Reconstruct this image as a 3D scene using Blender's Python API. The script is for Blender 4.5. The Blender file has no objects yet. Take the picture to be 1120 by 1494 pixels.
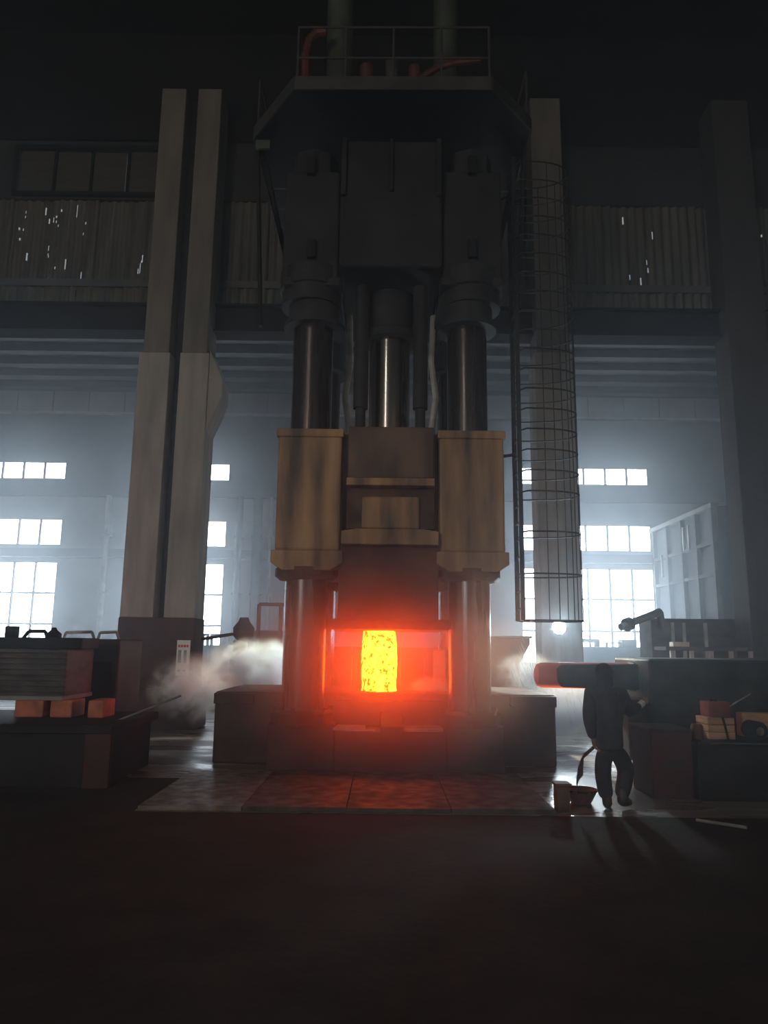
import bpy, bmesh, math, random
from mathutils import Vector, Matrix
random.seed(7)
sc = bpy.context.scene
col = sc.collection

# ------------------------------------------------------------------ camera
PITCH, ROLL, FOC, EYE = math.radians(10.3), math.radians(0.65), 1079.0, 1.9
fwd = Vector((0, math.cos(PITCH), math.sin(PITCH)))
up0 = Vector((0, -math.sin(PITCH), math.cos(PITCH)))
rgt = Vector((1, 0, 0)) * math.cos(ROLL) + up0 * math.sin(ROLL)
upv = Vector((-1, 0, 0)) * math.sin(ROLL) + up0 * math.cos(ROLL)
cam = bpy.data.cameras.new('camera')
cam.sensor_fit = 'VERTICAL'; cam.sensor_height = 36; cam.lens = 36 * FOC / 1494
cam.clip_start = 0.05; cam.clip_end = 200
co = bpy.data.objects.new('camera', cam); col.objects.link(co)
m = Matrix((rgt, upv, -fwd)).transposed().to_4x4(); m.translation = Vector((0, 0, EYE))
co.matrix_world = m
sc.camera = co

def at(u, v, Y):                       # the point at depth Y seen at a pixel of the photograph
    d = fwd * FOC + rgt * (u - 560) + upv * (747 - v)
    p = d * (Y / d.y); p.z += EYE
    return p
def atz(u, v, z):
    d = fwd * FOC + rgt * (u - 560) + upv * (747 - v)
    p = d * ((z - EYE) / d.z); p.z += EYE
    return p
def rect(u0, u1, v0, v1, Y):           # x0, x1, z0, z1 at depth Y
    um, vm = (u0 + u1) / 2, (v0 + v1) / 2
    return at(u0, vm, Y).x, at(u1, vm, Y).x, at(um, v1, Y).z, at(um, v0, Y).z

# ------------------------------------------------------------------ world, lights, exposure
W = bpy.data.worlds.new('sky'); sc.world = W; W.use_nodes = True
bg = W.node_tree.nodes['Background']
bg.inputs[0].default_value = (0.80, 0.92, 1.0, 1); bg.inputs[1].default_value = 0.35
W.cycles.sampling_method = 'NONE'
def area(name, loc, look, sx, sy, power, color):
    l = bpy.data.lights.new(name, 'AREA'); l.shape = 'RECTANGLE'; l.size = sx; l.size_y = sy
    l.energy = power; l.color = color
    o = bpy.data.objects.new(name, l); col.objects.link(o); o.location = loc
    o.rotation_euler = (Vector(look) - Vector(loc)).to_track_quat('-Z', 'Y').to_euler()
    return o
FILL = 850
area('daylight_front_bay', (-9.5, -7.5, 6.0), (0, 12, 5), 5, 4, FILL, (1.0, 0.93, 0.84))
area('daylight_front_bay.001', (8.5, -7.5, 6.0), (0, 12, 5), 5, 4, FILL * .30, (1.0, 0.93, 0.84))
area('daylight_high_front_window', (-8.0, -8.3, 13.5), (0, 12, 8), 1.0, 5, 170, (1.0, 0.95, 0.88))
steam_spot = bpy.data.lights.new('added_steam_spot', 'SPOT'); steam_spot.energy = 1600; steam_spot.color = (1, .93, .78); steam_spot.spot_size = math.radians(34); steam_spot.spot_blend = .5; steam_spot.shadow_soft_size = .12  # added unseen spot behind the press, there only to light the steam
wo = bpy.data.objects.new('added_steam_spot', steam_spot); col.objects.link(wo); wo.location = (-.75, 17.2, 3.3)
wo.rotation_euler = (Vector((-2.75, 15.6, 1.35)) - Vector(wo.location)).to_track_quat('-Z', 'Y').to_euler()
mist_spot = steam_spot.copy(); mist_spot.energy = 4500; mist_spot.spot_size = math.radians(60)  # second added unseen spot, brightens the mist and wet floor at right
wo2 = bpy.data.objects.new('added_steam_spot', mist_spot); col.objects.link(wo2); wo2.location = (1.15, 17.0, 4.6)
wo2.rotation_euler = (Vector((3.6, 14.6, .6)) - Vector(wo2.location)).to_track_quat('-Z', 'Y').to_euler()
vs = sc.view_settings
vs.view_transform = 'Standard'; vs.look = 'None'; vs.gamma = 1.0; vs.use_curve_mapping = False
vs.exposure = 0.0
sc.cycles.max_bounces = 6; sc.cycles.diffuse_bounces = 3; sc.cycles.glossy_bounces = 3
sc.cycles.volume_bounces = 1; sc.cycles.transparent_max_bounces = 12
sc.cycles.sample_clamp_indirect = 4.0
sc.cycles.volume_step_rate = 1.0
PANE_L, INGOT_L, HAZE_D, HAZE_BACK = 10.0, 52.0, 0.0075, 0.048

# ------------------------------------------------------------------ materials
MATS = {}
def node_mat(name):
    mt = bpy.data.materials.new(name); mt.use_nodes = True
    nt = mt.node_tree; b = nt.nodes['Principled BSDF']
    return mt, nt, b
def mat(name, c, c2=None, rough=.7, rough2=None, metal=0.0, scale=3.0, stretch=(1, 1, 1), bump=0.15, lo=.35, hi=.65, spec=.5):
    if name in MATS: return MATS[name]
    mt, nt, b = node_mat(name)
    N, L = nt.nodes, nt.links
    tc = N.new('ShaderNodeTexCoord'); mp = N.new('ShaderNodeMapping'); mp.inputs['Scale'].default_value = stretch
    L.new(tc.outputs['Object'], mp.inputs[0])
    n = N.new('ShaderNodeTexNoise'); n.inputs['Scale'].default_value = scale; n.inputs['Detail'].default_value = 6
    L.new(mp.outputs[0], n.inputs['Vector'])
    r = N.new('ShaderNodeValToRGB'); r.color_ramp.elements[0].position = lo; r.color_ramp.elements[1].position = hi
    r.color_ramp.elements[0].color = (*c, 1); r.color_ramp.elements[1].color = (*(c2 or [x * .55 for x in c]), 1)
    L.new(n.outputs[0], r.inputs[0]); L.new(r.outputs[0], b.inputs['Base Color'])
    mr = N.new('ShaderNodeMapRange'); mr.inputs['From Min'].default_value = lo; mr.inputs['From Max'].default_value = hi
    mr.inputs['To Min'].default_value = rough; mr.inputs['To Max'].default_value = rough if rough2 is None else rough2
    L.new(n.outputs[0], mr.inputs[0]); L.new(mr.outputs[0], b.inputs['Roughness'])
    b.inputs['Metallic'].default_value = metal
    b.inputs['Specular IOR Level'].default_value = spec
    if bump:
        n2 = N.new('ShaderNodeTexNoise'); n2.inputs['Scale'].default_value = scale * 7; n2.inputs['Detail'].default_value = 4
        L.new(mp.outputs[0], n2.inputs['Vector'])
        bp = N.new('ShaderNodeBump'); bp.inputs['Strength'].default_value = bump; bp.inputs['Distance'].default_value = .02
        L.new(n2.outputs[0], bp.inputs['Height']); L.new(bp.outputs[0], b.inputs['Normal'])
    MATS[name] = mt
    return mt
def emit(name, c, s):
    mt, nt, b = node_mat(name)
    b.inputs['Base Color'].default_value = (*c, 1); b.inputs['Roughness'].default_value = .3
    b.inputs['Emission Color'].default_value = (*c, 1); b.inputs['Emission Strength'].default_value = s
    return mt
def volume_mat(name, color, density, aniso):
    mt = bpy.data.materials.new(name); mt.use_nodes = True
    nt = mt.node_tree; nt.nodes.remove(nt.nodes['Principled BSDF'])
    v = nt.nodes.new('ShaderNodeVolumeScatter')
    v.inputs['Color'].default_value = (*color, 1); v.inputs['Density'].default_value = density; v.inputs['Anisotropy'].default_value = aniso
    nt.links.new(v.outputs[0], nt.nodes['Material Output'].inputs['Volume'])
    return mt, nt, v
def steam_mat(name, density, seed, color=(1, .96, .86), aniso=.45, scale=2.2, lo=.42, hi=.72):
    mt, nt, v = volume_mat(name, color, 1.0, aniso)
    N, L = nt.nodes, nt.links
    tc = N.new('ShaderNodeTexCoord')
    n = N.new('ShaderNodeTexNoise'); n.noise_dimensions = '4D'; n.inputs['W'].default_value = seed
    n.inputs['Scale'].default_value = scale; n.inputs['Detail'].default_value = 5; n.inputs['Roughness'].default_value = .62
    n.inputs['Distortion'].default_value = .6
    L.new(tc.outputs['Object'], n.inputs['Vector'])
    mr = N.new('ShaderNodeMapRange'); mr.inputs['From Min'].default_value = lo; mr.inputs['From Max'].default_value = hi
    L.new(n.outputs[0], mr.inputs[0])
    sub = N.new('ShaderNodeVectorMath'); sub.operation = 'MULTIPLY_ADD'       # generated 0..1 -> -1..1
    sub.inputs[1].default_value = (2, 2, 2); sub.inputs[2].default_value = (-1, -1, -1)
    L.new(tc.outputs['Generated'], sub.inputs[0])
    ln = N.new('ShaderNodeVectorMath'); ln.operation = 'LENGTH'; L.new(sub.outputs[0], ln.inputs[0])
    fo = N.new('ShaderNodeMapRange'); fo.interpolation_type = 'SMOOTHSTEP'
    fo.inputs['From Min'].default_value = 1.0; fo.inputs['From Max'].default_value = .35
    L.new(ln.outputs['Value'], fo.inputs[0])
    mu = N.new('ShaderNodeMath'); mu.operation = 'MULTIPLY'; L.new(mr.outputs[0], mu.inputs[0]); L.new(fo.outputs[0], mu.inputs[1])
    m2 = N.new('ShaderNodeMath'); m2.operation = 'MULTIPLY'; L.new(mu.outputs[0], m2.inputs[0]); m2.inputs[1].default_value = density
    L.new(m2.outputs[0], v.inputs['Density'])
    return mt

brown_paint = mat('scorched_paint', (.12, .062, .030), (.045, .028, .02), rough=.6, rough2=.8, scale=1.6, stretch=(1.6, 1, .6), bump=.2)
ochre = mat('ochre_paint', (.36, .20, .075), (.07, .045, .03), rough=.55, rough2=.75, scale=1.3, stretch=(2.2, 1, .35), bump=.2)
rust = mat('rusty_steel', (.11, .055, .032), (.035, .024, .02), rough=.6, rough2=.85, scale=2.5, spec=.15)
crown_paint = mat('sooty_paint', (.030, .027, .027), (.016, .015, .016), rough=.7, scale=1.5, spec=.15)
dark_steel = mat('dark_steel', (.032, .031, .031), (.017, .016, .016), rough=.55, scale=3, spec=.15)
bed_steel = mat('bed_steel', (.048, .024, .019), (.020, .012, .010), rough=.6, rough2=.8, scale=2.0, spec=.15)
chrome = mat('polished_steel', (.55, .50, .44), (.30, .24, .19), rough=.12, rough2=.28, metal=1, scale=1.2, stretch=(3, 3, .25), bump=.02)
oily = mat('oily_steel', (.12, .095, .09), (.05, .04, .037), rough=.2, rough2=.34, metal=.9, scale=1.4, stretch=(4, 4, .2), bump=.03)
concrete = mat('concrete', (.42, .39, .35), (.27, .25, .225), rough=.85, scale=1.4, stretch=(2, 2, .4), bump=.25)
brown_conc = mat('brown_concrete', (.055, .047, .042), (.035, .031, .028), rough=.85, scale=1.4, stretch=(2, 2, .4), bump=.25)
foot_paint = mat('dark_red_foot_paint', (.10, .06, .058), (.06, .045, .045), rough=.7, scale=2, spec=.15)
shade_conc = mat('shaded_concrete', (.21, .19, .165), (.13, .12, .105), rough=.85, scale=1.4, stretch=(2, 2, .4), bump=.25)  # darker concrete copy: dimmer light higher up is put into the colour
band_wall = mat('dark_band_wall', (.05, .048, .045), (.03, .029, .028), rough=.9, scale=.8, spec=.15)  # darker tone than the cladding, for the clerestory band
wall_pale = mat('pale_plaster', (.30, .30, .29), (.20, .20, .20), rough=.9, scale=.8)
wall_dark = mat('dark_cladding', (.10, .105, .11), (.06, .062, .068), rough=.8, scale=.8)
sheet_m = mat('old_sheeting', (.13, .122, .10), (.065, .06, .052), rough=.65, scale=1.2, stretch=(3, 3, .4), bump=.2)
roof_m = mat('roof_steel', (.02, .018, .018), (.012, .011, .011), rough=.9, scale=1, spec=.1)
roof_purlin = mat('roof_purlin_steel', (.09, .09, .085), (.05, .05, .048), rough=.8, scale=2)
purlin_m = mat('purlin_steel', (.20, .20, .19), (.11, .11, .105), rough=.7, scale=2)
frame_m = mat('window_frame_paint', (.16, .05, .04), (.08, .03, .03), rough=.6)
dull_pane = mat('dirty_glass', (.085, .075, .062), (.055, .05, .042), rough=.35, scale=1.5, stretch=(1, 1, 5))
black_steel = mat('black_iron', (.014, .013, .013), (.008, .008, .008), rough=.7, scale=4, spec=.15)
pipe_m = mat('pale_pipe', (.42, .42, .40), (.28, .28, .26), rough=.5)
pipe_red = mat('old_red_pipe', (.09, .022, .017), (.05, .015, .012), rough=.6, scale=3)
box_red = mat('sooty_red_paint', (.055, .022, .022), (.035, .016, .016), rough=.7, scale=2, spec=.15)
red_paint = mat('red_oxide_paint', (.20, .045, .035), (.08, .026, .024), rough=.55, scale=3, spec=.15)
orange_paint = mat('orange_block_colour', (.42, .11, .04), (.20, .06, .035), rough=.7, scale=6)  # plain orange base colour for the three bench blocks
rail_paint = mat('dirty_rail_paint', (.055, .052, .05), (.035, .033, .032), rough=.7, spec=.15)
green_paint = mat('faded_green_paint', (.045, .06, .042), (.03, .035, .027), rough=.6)
grey_paint = mat('grey_machine_paint', (.085, .082, .078), (.04, .039, .038), rough=.6, scale=2.5, stretch=(1, 1, 2.5), spec=.15)
white_paint = mat('chalky_white_paint', (.62, .60, .55), (.40, .38, .34), rough=.7, scale=3)
wood = mat('old_timber', (.36, .20, .10), (.20, .11, .06), rough=.8, scale=3, stretch=(1, 1, 6))
cloth_dark = mat('charcoal_workwear', (.030, .031, .036), (.018, .019, .023), rough=.85, scale=9, bump=.3, spec=.15)
cloth_navy = mat('navy_workwear', (.028, .029, .036), (.017, .018, .024), rough=.85, scale=9, bump=.3, spec=.15)
skin_m = mat('skin', (.22, .12, .085), (.18, .09, .065), rough=.6, scale=8, bump=.05)
glove_m = mat('pale_glove', (.45, .43, .40), (.30, .28, .26), rough=.9, scale=12)
boot_m = mat('boot_leather', (.03, .025, .022), (.015, .013, .012), rough=.6, scale=8)

# wet concrete: smooth puddled bands between dull dry ones
wet, nt, b = node_mat('wet_concrete'); N, L = nt.nodes, nt.links
tc = N.new('ShaderNodeTexCoord'); mp = N.new('ShaderNodeMapping'); mp.inputs['Scale'].default_value = (.45, 1.3, 1)
L.new(tc.outputs['Object'], mp.inputs[0])
n = N.new('ShaderNodeTexNoise'); n.inputs['Scale'].default_value = 1.1; n.inputs['Detail'].default_value = 5; L.new(mp.outputs[0], n.inputs['Vector'])
mr = N.new('ShaderNodeMapRange'); mr.inputs['From Min'].default_value = .47; mr.inputs['From Max'].default_value = .56
mr.inputs['To Min'].default_value = .26; mr.inputs['To Max'].default_value = .5
L.new(n.outputs[0], mr.inputs[0]); L.new(mr.outputs[0], b.inputs['Roughness'])
b.inputs['Specular IOR Level'].default_value = .9
rp = N.new('ShaderNodeValToRGB'); rp.color_ramp.elements[0].color = (.07, .066, .06, 1); rp.color_ramp.elements[1].color = (.14, .125, .11, 1)
L.new(n.outputs[0], rp.inputs[0]); L.new(rp.outputs[0], b.inputs['Base Color'])
n2 = N.new('ShaderNodeTexNoise'); n2.inputs['Scale'].default_value = 14; n2.inputs['Detail'].default_value = 5; L.new(tc.outputs['Object'], n2.inputs['Vector'])
bp = N.new('ShaderNodeBump'); bp.inputs['Strength'].default_value = .35; bp.inputs['Distance'].default_value = .012
L.new(n2.outputs[0], bp.inputs['Height']); L.new(bp.outputs[0], b.inputs['Normal'])
soil = mat('dry_dark_floor', (.026, .020, .017), (.014, .0115, .010), rough=.92, scale=1.5, bump=.5, spec=.15)
ingot_lit_m = mat('ingot_lit_plate', (.30, .23, .17), (.16, .11, .08), rough=.5, rough2=.75, scale=5, bump=.4)  # paler steel: ingot light on ledge and guide plates strengthened in the colour
lit_plate = mat('lit_floor_plate', (.12, .10, .065), (.06, .05, .035), rough=.28, rough2=.55, scale=6, bump=.6)  # lighter plate copy: light on the left end is put into the colour
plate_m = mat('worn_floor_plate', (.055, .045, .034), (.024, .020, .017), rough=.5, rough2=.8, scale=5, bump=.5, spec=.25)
# panes: daylight through dusty glass, a little uneven
pane_m, nt, b = node_mat('daylit_glass'); N, L = nt.nodes, nt.links
tc = N.new('ShaderNodeTexCoord'); n = N.new('ShaderNodeTexNoise'); n.inputs['Scale'].default_value = .8; L.new(tc.outputs['Object'], n.inputs['Vector'])
rp = N.new('ShaderNodeValToRGB'); rp.color_ramp.elements[0].position = .35; rp.color_ramp.elements[0].color = (.70, .84, .98, 1); rp.color_ramp.elements[1].color = (.86, .96, 1.0, 1)
L.new(n.outputs[0], rp.inputs[0]); L.new(rp.outputs[0], b.inputs['Emission Color']); b.inputs['Emission Strength'].default_value = PANE_L
b.inputs['Base Color'].default_value = (.3, .3, .3, 1); b.inputs['Roughness'].default_value = .15
hazy_pane_m, nt, b = node_mat('dusty_glass'); N, L = nt.nodes, nt.links
tc = N.new('ShaderNodeTexCoord'); n = N.new('ShaderNodeTexNoise'); n.inputs['Scale'].default_value = .9; L.new(tc.outputs['Object'], n.inputs['Vector'])
rp = N.new('ShaderNodeValToRGB'); rp.color_ramp.elements[0].position = .4; rp.color_ramp.elements[0].color = (.84, .80, .66, 1)
rp.color_ramp.elements[1].position = .6; rp.color_ramp.elements[1].color = (.95, .98, .95, 1)
L.new(n.outputs[0], rp.inputs[0]); L.new(rp.outputs[0], b.inputs['Emission Color']); b.inputs['Emission Strength'].default_value = 1.0
b.inputs['Base Color'].default_value = (.3, .3, .3, 1); b.inputs['Roughness'].default_value = .2
# hot steel with cooler scale patches
hot, nt, b = node_mat('white_hot_steel'); N, L = nt.nodes, nt.links
tc = N.new('ShaderNodeTexCoord')
n = N.new('ShaderNodeTexNoise'); n.inputs['Scale'].default_value = 11; n.inputs['Detail'].default_value = 7; n.inputs['Roughness'].default_value = .7; L.new(tc.outputs['Object'], n.inputs['Vector'])
rp = N.new('ShaderNodeValToRGB'); e = rp.color_ramp.elements
e[0].position = .37; e[0].color = (.06, .006, .0003, 1); e[1].position = .58; e[1].color = (1, .090, .0034, 1)
k = e.new(.42); k.color = (.05, .003, .0002, 1); k = e.new(.445); k.color = (.7, .030, .0009, 1)
L.new(n.outputs[0], rp.inputs[0]); L.new(rp.outputs[0], b.inputs['Emission Color']); b.inputs['Emission Strength'].default_value = INGOT_L
b.inputs['Base Color'].default_value = (.08, .03, .02, 1); b.inputs['Roughness'].default_value = .9

# ------------------------------------------------------------------ mesh helpers
class MB:
    def __init__(s): s.v = []; s.f = []
    def add(s, vs_, fs):
        o = len(s.v); s.v += [tuple(p) for p in vs_]; s.f += [tuple(i + o for i in f) for f in fs]; return s
    def box(s, x0, x1, y0, y1, z0, z1):
        return s.add([(x0, y0, z0), (x1, y0, z0), (x1, y1, z0), (x0, y1, z0), (x0, y0, z1), (x1, y0, z1), (x1, y1, z1), (x0, y1, z1)],
                     [(0, 3, 2, 1), (4, 5, 6, 7), (0, 1, 5, 4), (1, 2, 6, 5), (2, 3, 7, 6), (3, 0, 4, 7)])
    def tube(s, a, b, r0, r1=None, n=12):
        r1 = r0 if r1 is None else r1
        a, b = Vector(a), Vector(b); d = (b - a).normalized()
        x = d.orthogonal().normalized(); y = d.cross(x)
        vs_ = []
        for p, r in ((a, r0), (b, r1)):
            for i in range(n):
                t = 2 * math.pi * i / n; vs_.append(p + (x * math.cos(t) + y * math.sin(t)) * r)
        fs = [(i, (i + 1) % n, n + (i + 1) % n, n + i) for i in range(n)] + [tuple(range(n - 1, -1, -1)), tuple(range(n, 2 * n))]
        return s.add(vs_, fs)
    def path(s, pts, r, n=8):
        pts = [Vector(p) for p in pts]
        for a, b in zip(pts, pts[1:]): s.tube(a, b, r, r, n)
        return s
    def lathe(s, cx, cy, prof, n=32):   # prof: (radius, z) from bottom to top, capped
        vs_ = []; fs = []
        for r, z in prof:
            for i in range(n):
                t = 2 * math.pi * i / n; vs_.append((cx + r * math.cos(t), cy + r * math.sin(t), z))
        for k in range(len(prof) - 1):
            for i in range(n):
                j = (i + 1) % n; fs.append((k * n + i, k * n + j, (k + 1) * n + j, (k + 1) * n + i))
        fs += [tuple(range(n - 1, -1, -1)), tuple(range((len(prof) - 1) * n, len(prof) * n))]
        return s.add(vs_, fs)
    def prism(s, pts, axis, t0, t1):    # polygon in the two other axes, pushed along axis
        def P(p, t): return {'x': (t, p[0], p[1]), 'y': (p[0], t, p[1]), 'z': (p[0], p[1], t)}[axis]
        n = len(pts)
        vs_ = [P(p, t0) for p in pts] + [P(p, t1) for p in pts]
        fs = [tuple(range(n)), tuple(range(2 * n - 1, n - 1, -1))] + [(i, n + i, n + (i + 1) % n, (i + 1) % n) for i in range(n)]
        return s.add(vs_, fs)
    def build(s, name, m_, parent=None, bevel=0, smooth=False, kind=None):
        me = bpy.data.meshes.new(name); 
        org = parent_loc(parent)
        me.from_pydata([(x - org[0], y - org[1], z - org[2]) for x, y, z in s.v], [], s.f)
        bm = bmesh.new(); bm.from_mesh(me); bmesh.ops.recalc_face_normals(bm, faces=bm.faces); bm.to_mesh(me); bm.free()
        me.materials.append(m_)
        o = bpy.data.objects.new(name, me); col.objects.link(o)
        if parent: o.parent = parent
        if bevel:
            bv = o.modifiers.new('edge', 'BEVEL'); bv.width = bevel; bv.segments = 2; bv.limit_method = 'ANGLE'
        if smooth:
            me.polygons.foreach_set('use_smooth', [True] * len(me.polygons))
            md = o.modifiers.new('ws', 'WEIGHTED_NORMAL') if False else None
            try: me.set_sharp_from_angle(angle=math.radians(40))
            except Exception: pass
        if kind: o['kind'] = kind
        return o
def parent_loc(p):
    t = Vector((0, 0, 0))
    while p: t += p.location; p = p.parent
    return t
def tag(o, label, cat, group=None, kind=None):
    o['label'] = label; o['category'] = cat
    if group: o['group'] = group
    if kind: o['kind'] = kind
    return o
def thing(name, loc, label, cat, group=None, kind=None):
    o = bpy.data.objects.new(name, None); col.objects.link(o); o.location = loc; o.empty_display_size = .2
    return tag(o, label, cat, group, kind)
def B(*a): return MB().box(*a)
def pxbox(u0, u1, v0, v1, Y, depth):
    x0, x1, z0, z1 = rect(u0, u1, v0, v1, Y); return B(x0, x1, Y, Y + depth, z0, z1)
def share(o, name, parent, loc=(0, 0, 0)):
    c = o.copy(); c.name = name; col.objects.link(c); c.parent = parent; c.location = loc; return c

# ------------------------------------------------------------------ setting: floor, walls, roof
XL, XR, YB, YF, ZT = -16.0, 16.0, 26.0, -9.0, 19.0
fl = B(XL, XR, YF, 9.0, -.3, 0).build('floor', soil); tag(fl, 'dark dry foundry floor in front of the press, almost black', 'floor', kind='structure')
fd = B(XL, -2.85, 9.0, 11.2, -.3, 0).build('floor', soil); tag(fd, 'dark dry floor under and before the left bench', 'floor', kind='structure')
fw = MB().box(XL, XR, 11.2, YB + .3, -.3, 0).box(-2.85, XR, 9.0, 11.2, -.3, 0).build('floor', wet); tag(fw, 'wet concrete floor behind and beside the press with shining puddles', 'floor', kind='structure')
ce = B(XL, XR, YF, 18.6, ZT, ZT + .3).build('ceiling', roof_m); tag(ce, 'black high roof above the press hall', 'ceiling', kind='structure')
ce2 = B(XL, XR, 18.3, YB + .3, 11.25, 11.45).build('ceiling', wall_dark); tag(ce2, 'low dark ribbed roof of the side bay by the bright windows', 'ceiling', kind='structure')
for i in range(7):
    y = 18.9 + i * 1.1
    p = MB().box(XL, XR, y, y + .10, 11.0, 11.25).box(XL, XR, y - .12, y + .22, 10.96, 11.0)
    p.build('purlin', roof_purlin, ce2)
for k in range(3):
    y = 6.0 + 4.2 * k
    b_ = B(XL, XR, y, y + .4, 18.2, ZT).build('beam', roof_m); tag(b_, 'black steel roof beam high across the hall', 'beam', 'roof beams', 'structure')
wl = B(XL - .3, XL, YF, YB, 0, ZT).build('wall_left', wall_dark); tag(wl, 'dark hall wall out of frame on the left', 'wall', kind='structure')
wr = B(XR, XR + .3, YF, YB, 0, ZT).build('wall_right', wall_dark); tag(wr, 'dark hall wall out of frame on the right', 'wall', kind='structure')
wf = B(XL, XR, YF - .3, YF, 0, ZT).build('wall_front', wall_dark); tag(wf, 'dark hall wall behind the viewer', 'wall', kind='structure')

# windows of the far wall: (x0, panes, pitch, rows of z edges, label)
WINS = [(-14.51, 4, .755, (7.70, 8.33), 'short band of daylit panes highest at the left edge of the far wall'),
        (-14.47, 4, .755, (5.30, 6.24), 'middle band of daylit panes at the left edge of the far wall'),
        (-14.49, 4, .75, (1.4, 2.54, 3.61, 4.70), 'tall gridded window at the left edge of the far wall behind the mould stack'),
        (-8.60, 4, .755, (7.70, 8.33), 'highest small panes just right of the big twin concrete column'),
        (-8.60, 4, .75, (5.30, 6.24), 'middle daylit panes just right of the big twin concrete column'),
        (-8.62, 4, .75, (1.4, 2.54, 3.61, 4.70), 'tall narrow looking window right of the twin column above the poster'),
        (4.85, 6, .775, (7.70, 8.33), 'highest band of bright panes right of the caged ladder'),
        (4.85, 6, .775, (5.30, 6.24), 'middle band of bright panes right of the caged ladder'),
        (4.85, 6, .78, (1.4, 2.50, 3.60, 4.68), 'largest gridded bright window behind the floodlight on the right')]
holes = []
for x0, np_, w, zs, lab in WINS: holes.append((x0, x0 + np_ * w, zs[0], zs[-1]))
holes.append((12.70, 12.92, 7.77, 7.99))
def wall_with_holes(x0, x1, z0, z1, y0, y1, holes):
    mb = MB()
    xs = sorted({x0, x1, *[h[0] for h in holes], *[h[1] for h in holes]}); xs = [x for x in xs if x0 <= x <= x1]
    zs = sorted({z0, z1, *[min(max(h[2], z0), z1) for h in holes], *[min(max(h[3], z0), z1) for h in holes]})
    for a, b_ in zip(xs, xs[1:]):
        run = None
        for c, d in zip(zs, zs[1:]):
            cx, cz = (a + b_) / 2, (c + d) / 2
            inside = any(h[0] < cx < h[1] and h[2] < cz < h[3] for h in holes)
            if not inside and run is None: run = c
            if (inside or d == zs[-1]) and run is not None:
                e_ = c if inside else d
                if e_ > run: mb.box(a, b_, y0, y1, run, e_)
                run = None
    return mb
wb = wall_with_holes(XL, XR, 0, 7.1, YB, YB + .3, holes).build('wall_back', wall_pale); tag(wb, 'pale plaster lower part of the far wall with rows of windows', 'wall', kind='structure')
wb2 = wall_with_holes(XL, XR, 7.1, 11.4, YB, YB + .3, holes).build('wall_back', wall_dark); tag(wb2, 'dark upper part of the far wall with the short top windows', 'wall', kind='structure')
for i, (x0, np_, w, zs, lab) in enumerate(WINS):
    fr = MB(); x1 = x0 + np_ * w
    ob = thing('window_%d' % (i + 1), ((x0 + x1) / 2, YB, zs[0]), lab, 'window', kind='structure')
    for z in (zs[0], zs[-1]): fr.box(x0, x1, YB + .03, YB + .09, z - .03, z + .03)
    for x in (x0, x1): fr.box(x - .03, x + .03, YB + .03, YB + .09, zs[0], zs[-1])
    fr.build('window_frame', frame_m, ob)
    for k in range(1, np_): B(x0 + k * w - .035, x0 + k * w + .035, YB - .02, YB + .08, zs[0], zs[-1]).build('mullion', frame_m, ob)
    for z in zs[1:-1]: B(x0, x1, YB - .01, YB + .085, z - .035, z + .035).build('transom', frame_m, ob)
    for k in range(np_):
        for a, c in zip(zs, zs[1:]):
            B(x0 + k * w + .022, x0 + (k + 1) * w - .022, YB + .055, YB + .065, a + .03, c - .03).build('pane', pane_m, ob)
ob = thing('window_10', (12.81, YB, 7.77), 'tiny square bright opening beside the right edge column', 'window', kind='structure')
B(12.71, 12.91, YB + .05, YB + .06, 7.78, 7.98).build('pane', pane_m, ob)
# ledges along the far wall
for nm, z0, z1, dy, lab in (('trim_1', 4.86, 5.16, .25, 'grey beam between middle and lower windows of the far wall'),
                            ('trim_2', 7.05, 7.2, .12, 'thin ledge where the far wall turns from pale to dark')):
    t = B(XL, XR, YB - dy, YB - .002, z0, z1).build(nm, wall_dark); tag(t, lab, 'trim', kind='structure')
band = thing('trim_3', (0, YB - .2, 10.15), 'grey panel band below the low side bay roof', 'trim', kind='structure')
B(XL, XR, YB - .25, YB - .02, 10.10, 10.16).build('ledge', pipe_m, band)
x = XL
while x < XR - .1:
    B(x + .015, min(x + 1.28, XR), YB - .14, YB - .03, 10.17, 10.95).build('panel', wall_pale, band); x += 1.3
# vertical pipes on the far wall
for i, (u, r, lab, v0, v1) in enumerate(((150, .10, 'pale downpipe on the far wall between the left windows', 728, 985), (392, .07, 'thin pale pipe on the far wall just left of the press', 728, 985),
                             (372, .16, 'thick grey duct on the far wall near the left press column', 735, 985), (345, .12, 'grey duct on far wall right of the poster window', 735, 985))):
    x = at(u, 850, 25.7).x
    o = MB().tube((x, 25.7, 0), (x, 25.7, 7.05), r, n=14)
    for z in (1.5, 3.6, 5.6): o.box(x - r - .03, x + r + .03, 25.62, YB - .01, z, z + .06)
    tag(o.build('pipe', pipe_m if i < 2 else grey_paint, smooth=True), lab, 'pipe')

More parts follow.
